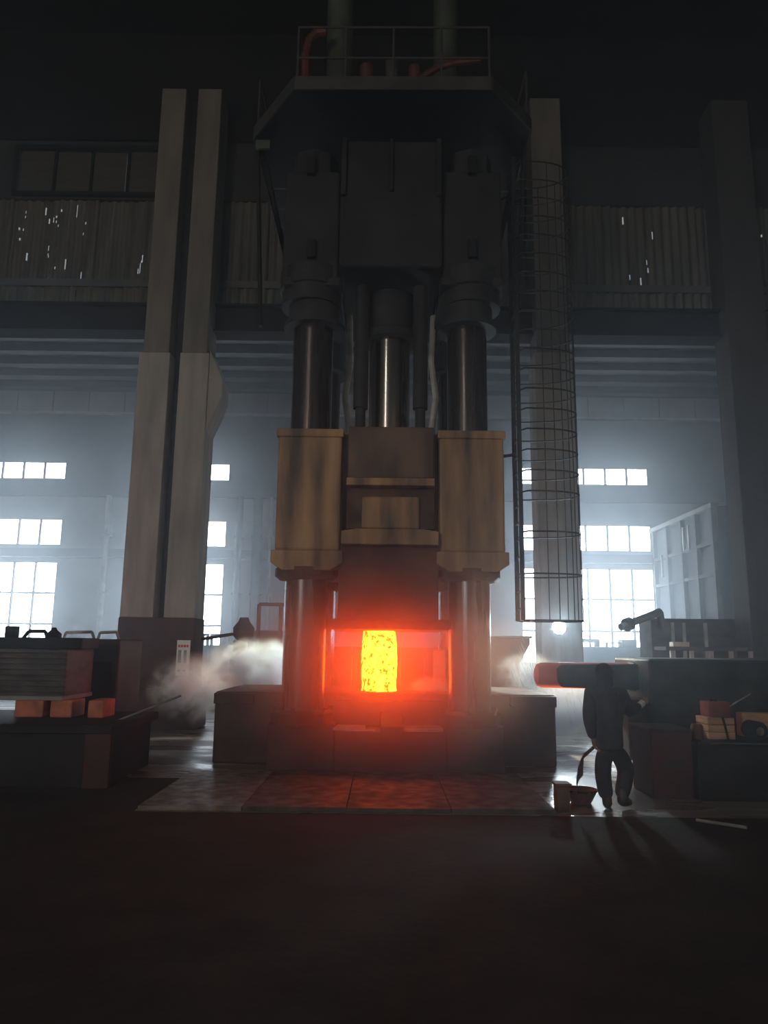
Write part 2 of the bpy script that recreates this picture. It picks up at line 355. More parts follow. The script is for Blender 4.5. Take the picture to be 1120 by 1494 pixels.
# ------------------------------------------------------------------ column row with clerestory wall
YC = 17.3
def limb_x(u, v): return at(u, v, YC).x
cl = thing('column_left', (-5.2, YC, 0), 'tall twin limbed concrete column left of the press with a dark slot', 'column', kind='structure')
xa, xb, xc, xd = -6.02, -5.33, -5.08, -4.40
xe = -4.25
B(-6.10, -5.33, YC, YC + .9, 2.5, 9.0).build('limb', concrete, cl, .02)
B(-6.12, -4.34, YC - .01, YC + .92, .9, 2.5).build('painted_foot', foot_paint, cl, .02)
B(-6.0, -5.36, YC, YC + .9, 9.0, 16.4).build('limb', shade_conc, cl, .02)
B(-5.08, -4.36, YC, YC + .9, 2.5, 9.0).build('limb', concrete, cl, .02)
B(-5.04, -4.42, YC, YC + .9, 9.0, 16.4).build('limb', shade_conc, cl, .02)
B(-5.34, -5.04, YC + .45, YC + .6, 0, 16.4).build('web', dark_steel, cl)
MB().prism([(-4.36, 7.0), (-4.15, 7.5), (-4.02, 7.9), (-4.02, 8.35), (-4.36, 9.1)], 'y', YC + .05, YC + .85).build('corbel', concrete, cl, .02)
B(-6.2, -4.2, YC - .12, YC + 1.0, 0, .9).build('plinth', foot_paint, cl, .03)
cr = thing('column_right', (4.2, 17.8, 0), 'square concrete column right of the press behind the caged ladder', 'column', kind='structure')
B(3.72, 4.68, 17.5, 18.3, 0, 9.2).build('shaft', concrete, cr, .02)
B(3.78, 4.58, 17.5, 18.3, 9.2, 16.4).build('shaft', shade_conc, cr, .02)
B(3.6, 4.8, 17.4, 18.4, 0, .6).build('plinth', concrete, cr, .03)
ce_ = thing('column_end', (9.1, 17.8, 0), 'dim concrete column at the right edge of the frame', 'column', kind='structure')
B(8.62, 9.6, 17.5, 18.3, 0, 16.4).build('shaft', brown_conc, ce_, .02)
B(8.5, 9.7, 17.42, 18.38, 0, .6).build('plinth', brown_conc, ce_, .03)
# runway girder and dark upper band
g = MB().box(XL, XR, 17.95, 18.25, 9.85, 10.5).box(XL, XR, 17.8, 18.4, 10.5, 10.56).box(XL, XR, 17.8, 18.4, 9.8, 9.86)
tag(g.build('beam', roof_m), 'dark runway girder crossing behind the columns under the patched sheeting', 'beam', kind='structure')
tag(B(XL, XR, 18.3, 18.5, 15.55, ZT).build('wall_back', roof_m), 'black top band of wall under the high roof', 'wall', kind='structure')
cw = thing('wall_back', (0, 18.35, 10.56), 'patched upper wall of old corrugated sheeting above the runway girder', 'wall', kind='structure')
def sheet_mesh(w, h, seed, holes_n, gap):
    rnd = random.Random(seed); nx, nz = 40, 44; mb = MB(); t = 0
    for k in range(nz + 1):
        for i in range(nx + 1):
            mb.v.append((w * i / nx, .035 * math.sin(i / nx * math.pi * 10) + .006 * rnd.random(), gap + (h - gap) * k / nz))
    dead = set()
    for _ in range(holes_n):
        ci, ck, ln = rnd.randrange(nx), rnd.randrange(nz - 4), rnd.randrange(1, 5)
        for q in range(ln): dead.add((ci, ck + q)) if rnd.random() < .8 else None
    for k in range(nz):
        for i in range(nx):
            if (i, k) in dead: continue
            o = k * (nx + 1) + i; mb.f.append((o, o + 1, o + nx + 2, o + nx + 1))
    return mb
SW = 1.16
variants = []
for q in range(8):
    mb = sheet_mesh(SW + .03, 3.22, q, (0, 0, 22, 0, 5, 16, 14, 11)[q], (0, 0, 0, .05, .03, 0, 0, 0)[q])
    me = bpy.data.meshes.new('sheet'); me.from_pydata(mb.v, [], mb.f); me.materials.append(sheet_m); variants.append(me)
x = XL; idx = 0; rs = random.Random(3)
while x < XR - .2:
    v_ = (2, 5, 6, 7)[idx % 4] if any(abs(x + .58 - q) < .62 for q in (-9.6, -8.4, -6.5, -2.6, 6.6)) else rs.choice((0, 1, 0, 1, 0, 3, 4)) if not -3.6 < x < 3.4 else 0
    o = bpy.data.objects.new('sheet', variants[v_]); col.objects.link(o); o.parent = cw
    o.location = (x, (.0, .05)[idx % 2], 0); x += SW; idx += 1
# clerestory window row left (dull), blank boards elsewhere
tag(wall_with_holes(XL, XR, 13.78, 15.6, 18.3, 18.5, [(-10.15, -6.15, 13.95, 15.25)]).build('wall_back', band_wall), 'dark band of wall around the dull clerestory window', 'wall', kind='structure')
x0, x1, z0, z1 = rect(30, 213, 207, 275, 18.3)
ow = thing('window_11', ((x0 + x1) / 2, 18.25, z0), 'dull unlit clerestory window high on the left with four panes', 'window', kind='structure')
fr = MB()
for z in (13.9, 15.3): fr.box(-10.2, -6.1, 18.2, 18.3, z - .06, z + .06)
for x in (-10.17, -6.13): fr.box(x - .05, x + .05, 18.2, 18.3, 13.9, 15.3)
fr.build('window_frame', black_steel, ow)
for k in range(4):
    a = -10.12 + k * 1.0
    B(a + .04, a + .94, 18.32, 18.34, 13.96, 15.24 - (.03 if k in (1, 2) else 0)).build('pane', dull_pane, ow)
    if k: B(a - .02, a + .05, 18.24, 18.32, 13.95, 15.25).build('mullion', black_steel, ow)

# ------------------------------------------------------------------ the press
PX, PY = .06, 13.3
press = thing('forging_press', (PX, PY, 0), 'giant four column hydraulic forging press in the middle with ochre crosshead', 'press')
CXL, CXR, CYF, CYR, CR = -1.265, 1.41, 12.2, 14.4, .345
# bed
bed = MB(); bed.box(-2.75, 2.86, 12.55, 14.9, 0, 1.14); bedo = bed.build('bed_beam', bed_steel, press, .03)
for x0, x1 in ((-2.75, -2.1), (2.1, 2.86)): B(x0, x1, 12.45, 12.55, .95, 1.12).build('end_rail', bed_steel, bedo, .01)
x0, x1, z0, z1 = rect(388, 488, 1046, 1130, 11.85); zf = .70
B(x0, x1, 11.85, 12.8, 0, zf).build('column_foot', bed_steel, press, .03)
x2, x3, _, _ = rect(650, 737, 1046, 1130, 11.85)
B(x2, x3, 11.85, 12.8, 0, zf).build('column_foot', bed_steel, press, .03)
# rounded front pedestal between the feet
pts = [(x1, 12.5), (x1, 11.75)] + [(x1 + (x2 - x1) * t / 8, 11.72 - .10 * math.sin(math.pi * t / 8)) for t in range(9)] + [(x2, 11.75), (x2, 12.5)]
ped = MB().prism(pts, 'z', 0, .62).build('front_pedestal', bed_steel, press, .015)
for (u0, u1) in ((486, 533), (582, 646)):
    a, b_, _, _ = rect(u0, u1, 1050, 1062, 11.85); B(a, b_, 11.80, 12.3, .62, .66).build('ledge_plate', ingot_lit_m, ped, .006)
a, b_, _, _ = rect(505, 547, 1056, 1064, 11.8); B(a, b_, 11.70, 11.85, .62, .64).build('ledge_plate', ingot_lit_m, ped, .006)
a, b_, _, _ = rect(592, 640, 1056, 1064, 11.8); B(a, b_, 11.70, 11.85, .62, .64).build('ledge_plate', ingot_lit_m, ped, .006)
a, b_, _, _ = rect(555, 588, 1040, 1066, 11.7)
MB().prism([(11.62, .55), (12.4, .55), (12.4, .86), (12.25, .86), (11.62, .70)], 'x', a, b_).build('ejector_tongue', bed_steel, press, .01)
# lower die
a, b_, _, _ = rect(478, 655, 1014, 1060, 12.36)
B(a, b_, 12.36, 14.2, .62, 1.03).build('lower_die', rust, press, .03)
B(a + .1, b_ - .06, 12.5, 14.1, 1.03, 1.10).build('anvil_plate', rust, press, .015)
# columns
for cx in (CXL, CXR):
    for cy in (CYF, CYR):
        c = MB().lathe(cx, cy, [(CR, .5), (CR, 8.6)], 40).build('column', oily if cy == CYF else oily, press, smooth=True)
        MB().lathe(cx, cy, [(.50, .68), (.50, .86), (.42, .90)], 8).build('column_nut', bed_steel, c, .01)
        MB().lathe(cx, cy, [(.44, 2.95), (.52, 3.02), (.52, 3.14)], 12).build('gland_ring', rust, c)
        MB().lathe(cx, cy, [(.52, 7.32), (.52, 7.40), (.45, 7.42), (.45, 7.9)], 32).build('collar', dark_steel, c, smooth=True)
        for q in range(6):
            an = q * math.pi / 3 + .3
            MB().tube((cx + .46 * math.cos(an), cy + .46 * math.sin(an), .86), (cx + .46 * math.cos(an), cy + .46 * math.sin(an), .95), .035, n=6).build('bolt', oily, c)
# moving crosshead
def sleeve(u0, u1):
    x0, x1, _, _ = rect(u0, u1, 640, 805, 11.78)
    s = MB().box(x0, x1, 11.78, 14.85, 3.40, 5.33).build('guide_sleeve', ochre, press, .04)
    B(x0 - .03, x1 + .03, 11.74, 14.9, 5.28, 5.42).build('sleeve_cap', ochre, s, .02)
    MB().prism([(x0 + .14, 3.08), (x1 - .14, 3.08), (x1 + .05, 3.20), (x1 + .05, 3.40), (x0 - .05, 3.40), (x0 - .05, 3.20)], 'y', 11.72, 14.9).build('sleeve_flange', ochre, s, .015)
    return x0, x1
l0, l1 = sleeve(403, 497); r0, r1 = sleeve(641, 736)
x0, x1, z0, z1 = rect(508, 633, 622, 697, 11.68)
body = MB().box(l1 - .02, r0 + .02, 12.05, 14.6, 3.35, 5.45)
bo = body.build('crosshead_body', ochre, press, .03)
B(x0, x1, 11.70, 12.06, z0, z1).build('ram_seat', brown_paint, bo, .02)
a, b_, c_, d_ = rect(505, 634, 697, 708, 11.64); B(a, b_, 11.64, 12.06, c_, d_).build('ledge', ochre, bo, .01)
a, b_, c_, d_ = rect(505, 634, 708, 771, 11.80); B(a, b_, 11.86, 12.06, c_, d_).build('recess_panel', rust, bo, .01)
a, b_, c_, d_ = rect(527, 612, 724, 771, 11.76); B(a, b_, 11.78, 12.06, c_, d_).build('cover_plate', ochre, bo, .03)
a, b_, c_, d_ = rect(497, 640, 771, 794, 11.62)
MB().prism([(a, c_), (b_, c_), (b_, d_ - .04), (b_ - .25, d_), (a + .25, d_), (a, d_ - .04)], 'y', 11.64, 12.5).build('die_clamp', ochre, bo, .012)
a, b_, c_, d_ = rect(493, 640, 793, 905, 11.80); B(a, b_, 11.84, 14.4, c_, d_ + .02).build('upper_die_holder', rust, press, .02)
a, b_, c_, d_ = rect(480, 655, 907, 919, 12.0)
B(a, b_, 12.0, 14.3, 2.17, c_ + .17).build('upper_die', rust, press, .015)
# crown
a, b_, c_, d_ = rect(412, 492, 285, 415, 11.78)
for (u0, u1) in ((414, 494), (646, 732)):
    a, b_, c_, d_ = rect(u0, u1, 272, 415, 11.8)
    cb = B(a, b_, 11.8, 14.8, c_, d_ + .3).build('crown_block', crown_paint, press, .04)
    a2, b2, c2, d2 = rect(u0 - 2, u1 + 2, 405, 416, 11.75); B(a2, b2, 11.74, 14.86, c2, d2).build('flange', crown_paint, cb, .015)
    um = (u0 + u1) / 2
    for v in (240, 362):
        a3, b3, c3, d3 = rect(um - 6, um + 6, v - 12, v + 14, 11.75); B(a3, b3, 11.70, 11.82, c3, d3).build('key_slot', black_steel, cb, .01)
    MB().lathe((a + b_) / 2, CYF, [(.52, 7.72), (.52, 8.0), (.56, 8.02), (.56, 8.36)], 32).build('column_nut', dark_steel, cb, smooth=True)
    MB().lathe((a + b_) / 2, CYF, [(.40, d_ + .3), (.40, d_ + .75), (.30, d_ + .8)], 8).build('top_nut', dark_steel, cb)
a, b_, c_, d_ = rect(496, 645, 205, 388, 11.66)
cc = MB().box(a, b_, 11.66, 14.9, c_, d_).build('crown_centre', crown_paint, press, .05)
am = (a + b_) / 2
B(am - .03, am + .03, 11.60, 11.7, d_ - 1.0, d_).build('rib', crown_paint, cc, .01)
for xx in (a + .06, b_ - .06): B(xx - .04, xx + .04, 11.58, 11.7, d_ - 1.1, d_).build('rib', crown_paint, cc, .01)
# cylinder and ram
RX = at(568, 560, 12.9).x
MB().lathe(RX, 12.9, [(.50, 7.4), (.50, 7.55), (.43, 7.6), (.43, 8.7)], 36).build('main_cylinder', dark_steel, press, smooth=True)
MB().lathe(RX, 12.9, [(.37, 5.3), (.37, 7.6)], 48).build('ram', chrome, press, smooth=True)
for u in (527, 613):
    x = at(u, 520, 12.45).x
    rr = MB().lathe(x, 12.45, [(.09, 5.4), (.09, 8.55)], 20).build('pullback_rod', dark_steel, press, smooth=True)
    MB().lathe(x, 12.45, [(.13, 6.0), (.13, 8.5)], 20).build('rod_cylinder', dark_steel, rr, smooth=True)
for u, sx in ((507, 1), (633, -1)):
    x = at(u, 540, 13.6).x
    hb = MB().path([(x, 13.6, 5.4), (x + .05 * sx, 13.6, 6.0), (x - .04 * sx, 13.6, 6.6), (x + .05 * sx, 13.6, 7.3), (x, 13.6, 8.6)], .06)
    hb.build('daylight_strand', white_paint, press, smooth=True)  # added pale strands standing in for flecks of daylight behind the ram
# top platform
pts = [(-1.58, 10.97), (1.73, 10.93), (2.56, 11.9), (2.56, 16.0), (-2.46, 16.0), (-2.46, 12.2)]
pf = MB().prism(pts, 'z', 11.1, 11.14).build('platform_deck', black_steel, press)
for (p, q) in zip(pts, pts[1:] + pts[:1]):
    d = (Vector(q) - Vector(p)); n_ = Vector((d.y, -d.x)).normalized() * .03; p, q = Vector(p), Vector(q)
    MB().prism([(p.x, p.y), (q.x, q.y), (q.x + n_.x, q.y + n_.y), (p.x + n_.x, p.y + n_.y)], 'z', 11.08, 11.33).build('fascia', rail_paint, pf)
def rail_between(p, q, n):
    for k in range(n + 1):
        t = k / n; x, y = p[0] + (q[0] - p[0]) * t, p[1] + (q[1] - p[1]) * t
        MB().tube((x, y, 11.14), (x, y, 12.35), .022, n=8).build('rail_post', rail_paint, pf, smooth=True)
    for z in (11.75, 12.35): MB().tube((p[0], p[1], z), (q[0], q[1], z), .02, n=8).build('guard_rail', rail_paint, pf, smooth=True)
rail_between((-1.55, 11.02), (1.70, 10.98), 4); rail_between((-2.42, 12.25), (-2.42, 15.9), 3); rail_between((2.52, 11.95), (2.52, 15.9), 3)
# gussets under the platform's outer corners with rungs
for sx, x in ((-1, -2.44), (1, 2.54)):
    z0 = 8.0
    MB().prism([(12.3, 11.08), (12.45, 11.08), (13.6, z0), (13.45, z0)], 'x', x - .03, x + .03).build('brace', black_steel, press)
    MB().prism([(x, 11.08), (x - sx * .12, 11.08), (-1.75 if sx < 0 else 1.9, 8.3), (-1.68 if sx < 0 else 1.83, 8.3)], 'y', 12.6, 12.68).build('brace', black_steel, press)
    for k in range(5):
        z = 8.7 + k * .42; xe = x - sx * (.66 - k * .12)
        MB().tube((xe, 12.66, z), (x - sx * .9, 12.66, z), .018, n=6).build('brace_rung', grey_paint, press)
B(-2.44, -2.18, 12.2, 12.26, 10.9, 11.07).build('corner_plate', green_paint, press)
# tanks and pipes on the platform
for u0, u1, top, mm in ((475, 516, 14.6, green_paint), (631, 669, 14.6, green_paint), (525, 546, 12.7, pipe_red), (562, 582, 12.8, grey_paint), (596, 614, 12.7, pipe_red)):
    a, b_, _, _ = rect(u0, u1, 40, 110, 12.3); rr = (b_ - a) / 2
    tk = MB().lathe((a + b_) / 2, 12.3, [(rr, 11.14), (rr, 11.3), (rr * .94, 11.32), (rr * .94, top - .2), (rr, top - .18), (rr, top)], 24)
    tk.build('pressure_tank', mm, press, smooth=True)
p1 = [at(605, 118, 11.6), at(640, 98, 11.6), at(665, 92, 11.6), at(700, 88, 11.6)]
MB().path(p1, .06).build('pipe', pipe_red, press, smooth=True)
p1 = [at(446, 118, 11.7), at(446, 80, 11.7), at(452, 58, 11.7), at(462, 48, 11.7), at(475, 46, 11.7)]
MB().path(p1, .08).build('pipe', pipe_red, press, smooth=True)

# ------------------------------------------------------------------ hot ingot
IX = at(553, 970, 13.25).x
mb = MB(); prof = []; nseg = 40; nr = 28
for k in range(nr + 1):
    t = k / nr; z = 1.10 + 1.065 * t; r = .285 + .03 * math.sin(math.pi * t) + (.03 * (1 - t * 8) if t < .125 else 0)
    prof.append((r, z))
mb.lathe(IX, 13.25, prof, nseg)
rn = random.Random(5)
mb.v = [(x + rn.uniform(-.004, .004), y + rn.uniform(-.004, .004), z) for x, y, z in mb.v]
ing = thing('hot_ingot', (IX, 13.25, 1.10), 'glowing yellow upright steel ingot between the press dies', 'ingot')
mb.build('billet', hot, ing, smooth=True)
sc_ = MB(); rn = random.Random(9)
for _ in range(160):
    an = rn.uniform(0, 6.28); d = .32 + abs(rn.gauss(0, .25)); x, y = IX + d * math.cos(an) * 1.3, 13.25 + d * math.sin(an) * .8
    if abs(x - .08) > .85 or not 12.52 < y < 14.05: continue
    s_ = rn.uniform(.01, .03); sc_.box(x, x + s_ * 1.6, y, y + s_, 1.10, 1.10 + s_ * .5)
tag(sc_.build('scale_flakes', rust), 'crumbled scale flakes lying round the foot of the glowing ingot', 'scale', kind='stuff')

x0, x1, z0, z1 = rect(478, 655, 944, 1012, 15.6)
rs_ = thing('rear_shield', (.05, 15.65, 0), 'rust red steel heat shield standing behind the press opening', 'shield')
for k in range(5): B(x0 + (x1 - x0) * k / 5, x0 + (x1 - x0) * (k + .97) / 5, 15.6, 15.68, 0, z1).build('panel', bed_steel, rs_, .006)
B(x0, x1, 15.68, 15.75, z1 - .2, z1 - .1).build('rail', rust, rs_)
# upright tool plate inside the opening at the back right
x0, x1, z0, z1 = rect(632, 650, 948, 1012, 14.0)
tag(B(x0, x1, 14.02, 14.1, 1.10, z1).build('guide_plate', ingot_lit_m, None, .01), 'narrow upright steel plate on the anvil by the right rear column', 'plate')

# ------------------------------------------------------------------ base plate in front of the press
bp_ = thing('floor_plate', (-.4, 10, 0), 'worn steel floor plate before the press with light painted into its left end', 'plate')
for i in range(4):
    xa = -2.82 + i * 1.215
    B(xa, xa + 1.205, 9.06, 11.6, 0, .05 + .006 * (i % 2)).build('plate', plate_m if i else lit_plate, bp_, .006)

# ------------------------------------------------------------------ caged ladder
YL = 12.9
lx = at(757, 850, YL).x
lad = thing('caged_ladder', (lx, YL, 2.35), 'tall caged access ladder hanging right of the press in front of the column', 'ladder')
zb = 2.36
for y in (12.55, 13.05):
    B(lx - .035, lx + .035, y, y + .08, zb, 11.04).build('stringer', dark_steel, lad)
k = 0; z = zb + .2
rung0 = None
while z < 11.0:
    if rung0 is None: rung0 = MB().tube((lx, 12.6, z), (lx, 13.08, z), .016, n=8).build('rung', dark_steel, lad, smooth=True); z00 = z
    else: share(rung0, 'rung', lad, (0, 0, z - z00))
    z += .3
def hoop(z, zn=.03):
    mb = MB(); P = []
    for i in range(13):
        t = math.pi * i / 12
        P.append((lx + .10 + .98 * math.sin(t) ** .7, 12.84 - .42 * math.cos(t), z))
    P = [(lx, 12.58, z)] + P + [(lx, 13.1, z)]
    for a, b_ in zip(P, P[1:]): mb.tube(a, b_, .015, n=5)
    return mb
h0 = hoop(zb).build('hoop', dark_steel, lad); 
zs_ = [.78, 1.5] + [2.2 + .37 * k for k in range(18)]
for dz in zs_: share(h0, 'hoop', lad, (0, 0, dz))
for t in (.25, .5, .75, 1.0, 1.25, 1.5, 1.8):
    t2 = math.pi * t / 2.05
    x, y = lx + .10 + .98 * math.sin(t2) ** .7, 12.84 - .42 * math.cos(t2)
    MB().tube((x, y, zb), (x, y, zb + 8.5), .009, n=5).build('cage_bar', dark_steel, lad)
for z in (5.35, 10.5): MB().tube((lx, 13.0, z), (1.95, 13.3, z), .03).build('stay', dark_steel, lad)

# ------------------------------------------------------------------ floodlight on the right column
p = at(815, 915, 17.2)
fl_ = thing('floodlight', p, 'bright round floodlight clamped to the right column near eye level', 'lamp')
MB().tube((p.x, p.y - .02, p.z), (p.x, p.y + .16, p.z), .17, .12, n=24).build('housing', black_steel, fl_, smooth=True)
MB().tube((p.x, p.y - .035, p.z), (p.x, p.y - .02, p.z), .145, n=24).build('lens', emit('lamp_light', (.80, .95, 1.0), 600), fl_, smooth=True)
B(p.x - .03, p.x + .03, p.y + .12, 17.49, p.z - .03, p.z + .03).build('bracket', black_steel, fl_)

# ------------------------------------------------------------------ poster on the left column
x0, x1, z0, z1 = rect(257, 276, 934, 986, 17.0)
po = thing('poster_board', ((x0 + x1) / 2, 17.02, z0), 'white notice board with red heading on the twin column foot', 'notice board')
B(x0, x1, 17.0, 17.05, z0, z1).build('board', mat('poster_white', (.85, .82, .78), (.75, .72, .68), rough=.5, bump=0), po)
red_ink = mat('red_ink', (.75, .10, .07), rough=.6, bump=0); green_ink = mat('green_ink', (.16, .30, .26), (.25, .36, .32), rough=.6, bump=0, scale=12)
w = x1 - x0; h = z1 - z0
for k in range(4): B(x0 + w * (.10 + .21 * k), x0 + w * (.26 + .21 * k), 16.992, 17.0, z1 - h * .20, z1 - h * .13).build('heading_character', red_ink, po)
for k in range(2):
    B(x0 + w * (.14 + .42 * k), x0 + w * (.36 + .42 * k), 16.992, 17.0, z0 + h * .36, z0 + h * .72).build('printed_picture', green_ink, po)
    B(x0 + w * (.14 + .42 * k), x0 + w * (.36 + .42 * k), 16.992, 17.0, z0 + h * .12, z0 + h * .17).build('printed_caption', black_steel, po)
B((x0 + x1) / 2 - .04, (x0 + x1) / 2 + .04, 17.05, 17.3, 1.9, 2.0).build('mount', black_steel, po)

# ------------------------------------------------------------------ left foreground: low wall, mould, orange blocks
x0, x1 = -6.6, -3.62
lb = thing('work_bench', (-5, 10.6, 0), 'low black steel bench across the left foreground', 'bench')
B(x0, x1, 10.3, 12.4, .70, .82).build('bench_top', black_steel, lb, .01)
B(x0, x1 - .08, 10.36, 12.3, 0, .70).build('cabinet', black_steel, lb, .01)
B(x1 - .35, x1, 10.30, 10.42, 0, .70).build('end_post', box_red, lb, .01)
for u0, u1, lab in ((20, 62, 'pale faced orange block on the bench, first from the left edge'), (72, 104, 'orange block on the bench in the middle of three'), (127, 150, 'darker orange block on the bench nearest the twin column')):
    x0, x1, z0, z1 = rect(u0, u1, 1030, 1054, 11.2)
    o = MB().box(x0, x1, 11.2, 11.7, .82, .82 + z1 - z0 + .02).build('orange_block', orange_paint, None, .02); tag(o, lab, 'block', 'orange blocks under the mould')
x0, x1, z0, z1 = rect(8, 96, 947, 1014, 11.25)
zt = .84 + (rect(20, 62, 1030, 1054, 11.2)[3] - rect(20, 62, 1030, 1054, 11.2)[2])
mo = thing('ingot_mould', ((x0 + x1) / 2, 11.8, zt), 'big grey ribbed mould box resting on blocks at the left', 'mould')
B(x0 - .3, x1, 11.25, 12.3, zt, z1).build('mould_body', grey_paint, mo, .03)
nrib = 9
for k in range(nrib):
    z = zt + (z1 - zt) * (k + .3) / nrib; B(x0 - .28, x1 + .012, 11.22, 11.26, z, z + (z1 - zt) / nrib * .45).build('rib', grey_paint, mo, .006)
B(x0 - .05, x1 + .02, 11.18, 12.3, zt - .01, zt + .05).build('bottom_plate', purlin_m, mo, .008)
x0b, x1b, z0b, z1b = rect(0, 120, 930, 948, 11.5)
B(x0b - .5, x1b, 11.5, 12.2, z1, z1b).build('top_frame', black_steel, mo, .02)
B(x0b + .0, x0b + .14, 11.6, 11.8, z1b, z1b + .17).build('lifting_lug', black_steel, mo, .01)
pp = [at(30, 936, 11.9), at(42, 921, 11.9), at(66, 921, 11.9), at(70, 934, 11.9)]
MB().path(pp, .03).build('lifting_handle', black_steel, mo, smooth=True)
MB().lathe(at(78, 930, 11.9).x, 11.9, [(.12, z1b), (.12, z1b + .06), (.05, z1b + .12), (.03, z1b + .16)], 12).build('valve', black_steel, mo)
# second, darker box beside it
x0, x1, z0, z1 = rect(98, 172, 932, 1030, 12.6)
m2 = thing('dark_machine_box', ((x0 + x1) / 2, 13, 0), 'dark square machine housing between the mould and the twin column', 'machine')
B(x0, x1, 12.6, 13.8, 0, z1).build('housing', dark_steel, m2, .03)
for u0, u1 in ((92, 138), (142, 174)):
    q = [at(u0, 934, 12.8), at(u0 + 4, 923, 12.8), at(u1 - 4, 922, 12.8), at(u1, 934, 12.8)]
    MB().path(q, .025).build('handle', purlin_m, m2, smooth=True)
B(x0 + .1, x1 - .1, 12.56, 12.6, .9, 1.6).build('access_panel', black_steel, m2, .01)
# rod
tag(MB().tube(at(150, 1060, 10.9) + Vector((0, 0, 0)), at(264, 1015, 11.6), .016, n=10).tube(at(148, 1061, 10.88), at(156, 1058, 10.95), .026, n=10).build('steel_bar', purlin_m, smooth=True), 'long thin steel bar slanting up off the left bench', 'bar')
B_ = at(150, 1060, 10.9)

# ------------------------------------------------------------------ behind the press, left: cabinets, rails, valve silhouettes
def cabinet(u0, u1, v0, v1, Y, d, m_, lab, cat='cabinet', name='equipment_cabinet', top=True):
    x0, x1, z0, z1 = rect(u0, u1, v0, v1, Y)
    t = thing(name, ((x0 + x1) / 2, Y + d / 2, 0), lab, cat)
    B(x0, x1, Y, Y + d, 0, z1).build('body', m_, t, .02)
    B(x0 + .06, x1 - .06, Y - .02, Y, z1 * .25, z1 * .85).build('door', m_, t, .008)
    B(x1 - .12, x1 - .09, Y - .05, Y - .02, z1 * .5, z1 * .62).build('handle', pipe_m, t)
    if top:
        fr = MB()
        for x in (x0 + .04, x1 - .04): fr.box(x - .04, x + .04, Y + .1, Y + .2, z1, z1 + .32)
        fr.box(x0, x1, Y + .1, Y + .2, z1 + .28, z1 + .36); fr.box((x0 + x1) / 2 + .04, (x0 + x1) / 2 + .1, Y + .1, Y + .2, z1, z1 + .3)
        fr.build('top_frame', m_, t)
    return t
cabinet(277, 301, 941, 1010, 23.6, .8, dark_steel, 'dark upright cabinet with open top frame right of the poster')
cabinet(303, 331, 941, 1010, 23.9, .8, white_paint, 'white upright cabinet with open top frame half hidden by steam')
v_ = thing('valve_stand', (at(350, 930, 18).x, 18, 0), 'dark valve stand with rounded head rising from the steam', 'valve')
vx = v_.location.x
MB().lathe(vx, 18, [(.22, 0), (.22, 1.6), (.16, 1.7), (.16, 2.0)], 16).build('stand', dark_steel, v_, smooth=True)
MB().lathe(vx + .08, 18, [(.10, 1.95), (.24, 2.1), (.26, 2.3), (.14, 2.45), (.10, 2.55)], 16).build('valve_head', black_steel, v_, smooth=True)
MB().tube((vx + .1, 18, 2.2), (vx - .9, 17.9, 2.02), .04).build('lever', black_steel, v_, smooth=True)
x0, x1, z0, z1 = rect(376, 440, 882, 985, 19)
gr = thing('guard_frame', ((x0 + x1) / 2, 19, 0), 'dark red pipe guard frame behind the left press column', 'guard rail')
for x in (x0, (x0 + x1) / 2, x1): MB().tube((x, 19, 0), (x, 19, z1), .05).build('post', red_paint, gr, smooth=True)
for z in (z1, z1 * .62): MB().tube((x0, 19, z), (x1, 19, z), .045).build('rail', red_paint, gr, smooth=True)
cabinet(360, 440, 920, 1010, 20.0, 1.0, red_paint, 'reddish low control box behind the left press column', 'control box', 'control_box', False)

# ------------------------------------------------------------------ behind the press, right: quench tank, dark equipment row
x0, x1, z0, z1 = rect(690, 774, 931, 1010, 15.6)
qt = thing('quench_tank', ((x0 + x1) / 2, 16, 0), 'rusty red quench tank with wet rim right of the press', 'tank')
MB().prism([(x0 + .15, 0), (x1 - .35, 0), (x1 - .22, z1 - .5), (x1, z1 - .12), (x1, z1), (x0, z1)], 'y', 15.6, 16.8).build('vessel', red_paint, qt, .02)
B(x0 - .03, x1 + .04, 15.55, 16.85, z1, z1 + .05).build('rim', purlin_m, qt, .01)
for k in range(4): B(x0 + .3 + k * .17, x0 + .36 + k * .17, 15.55, 15.6, .9, 1.5).build('stiffener', red_paint, qt)
# water falling past the tank
sp = MB(); rn = random.Random(2)
for _ in range(240):
    u = rn.uniform(745, 865); top = 935 + max(0, (u - 780)) * .75 + rn.uniform(-8, 25)
    a = at(u, top + rn.uniform(0, 75), 14.9 + rn.uniform(-.5, .5)); ln = rn.uniform(.06, .30); dx = rn.uniform(.2, .5) * ln
    if a.z - ln < .05: continue
    sp.tube(a, a + Vector((dx, 0, -ln)), .004, .002, n=3)
water = node_mat('spray_water')[0]; bb = water.node_tree.nodes['Principled BSDF']
bb.inputs['Base Color'].default_value = (.9, .92, .9, 1); bb.inputs['Roughness'].default_value = .1; bb.inputs['Transmission Weight'].default_value = .6; bb.inputs['IOR'].default_value = 1.33
tag(sp.build('water_spray', water), 'fine streaks of falling water between tank and manipulator jaw', 'water', kind='stuff')
er = thing('equipment_row', (7, 24.8, 0), 'long low dark row of equipment under the right window', 'machine')
x0, x1, z0, z1 = rect(832, 1010, 944, 1010, 24.4)
B(x0, 9.3, 24.4, 25.3, 0, z1).build('housing', dark_steel, er, .04)
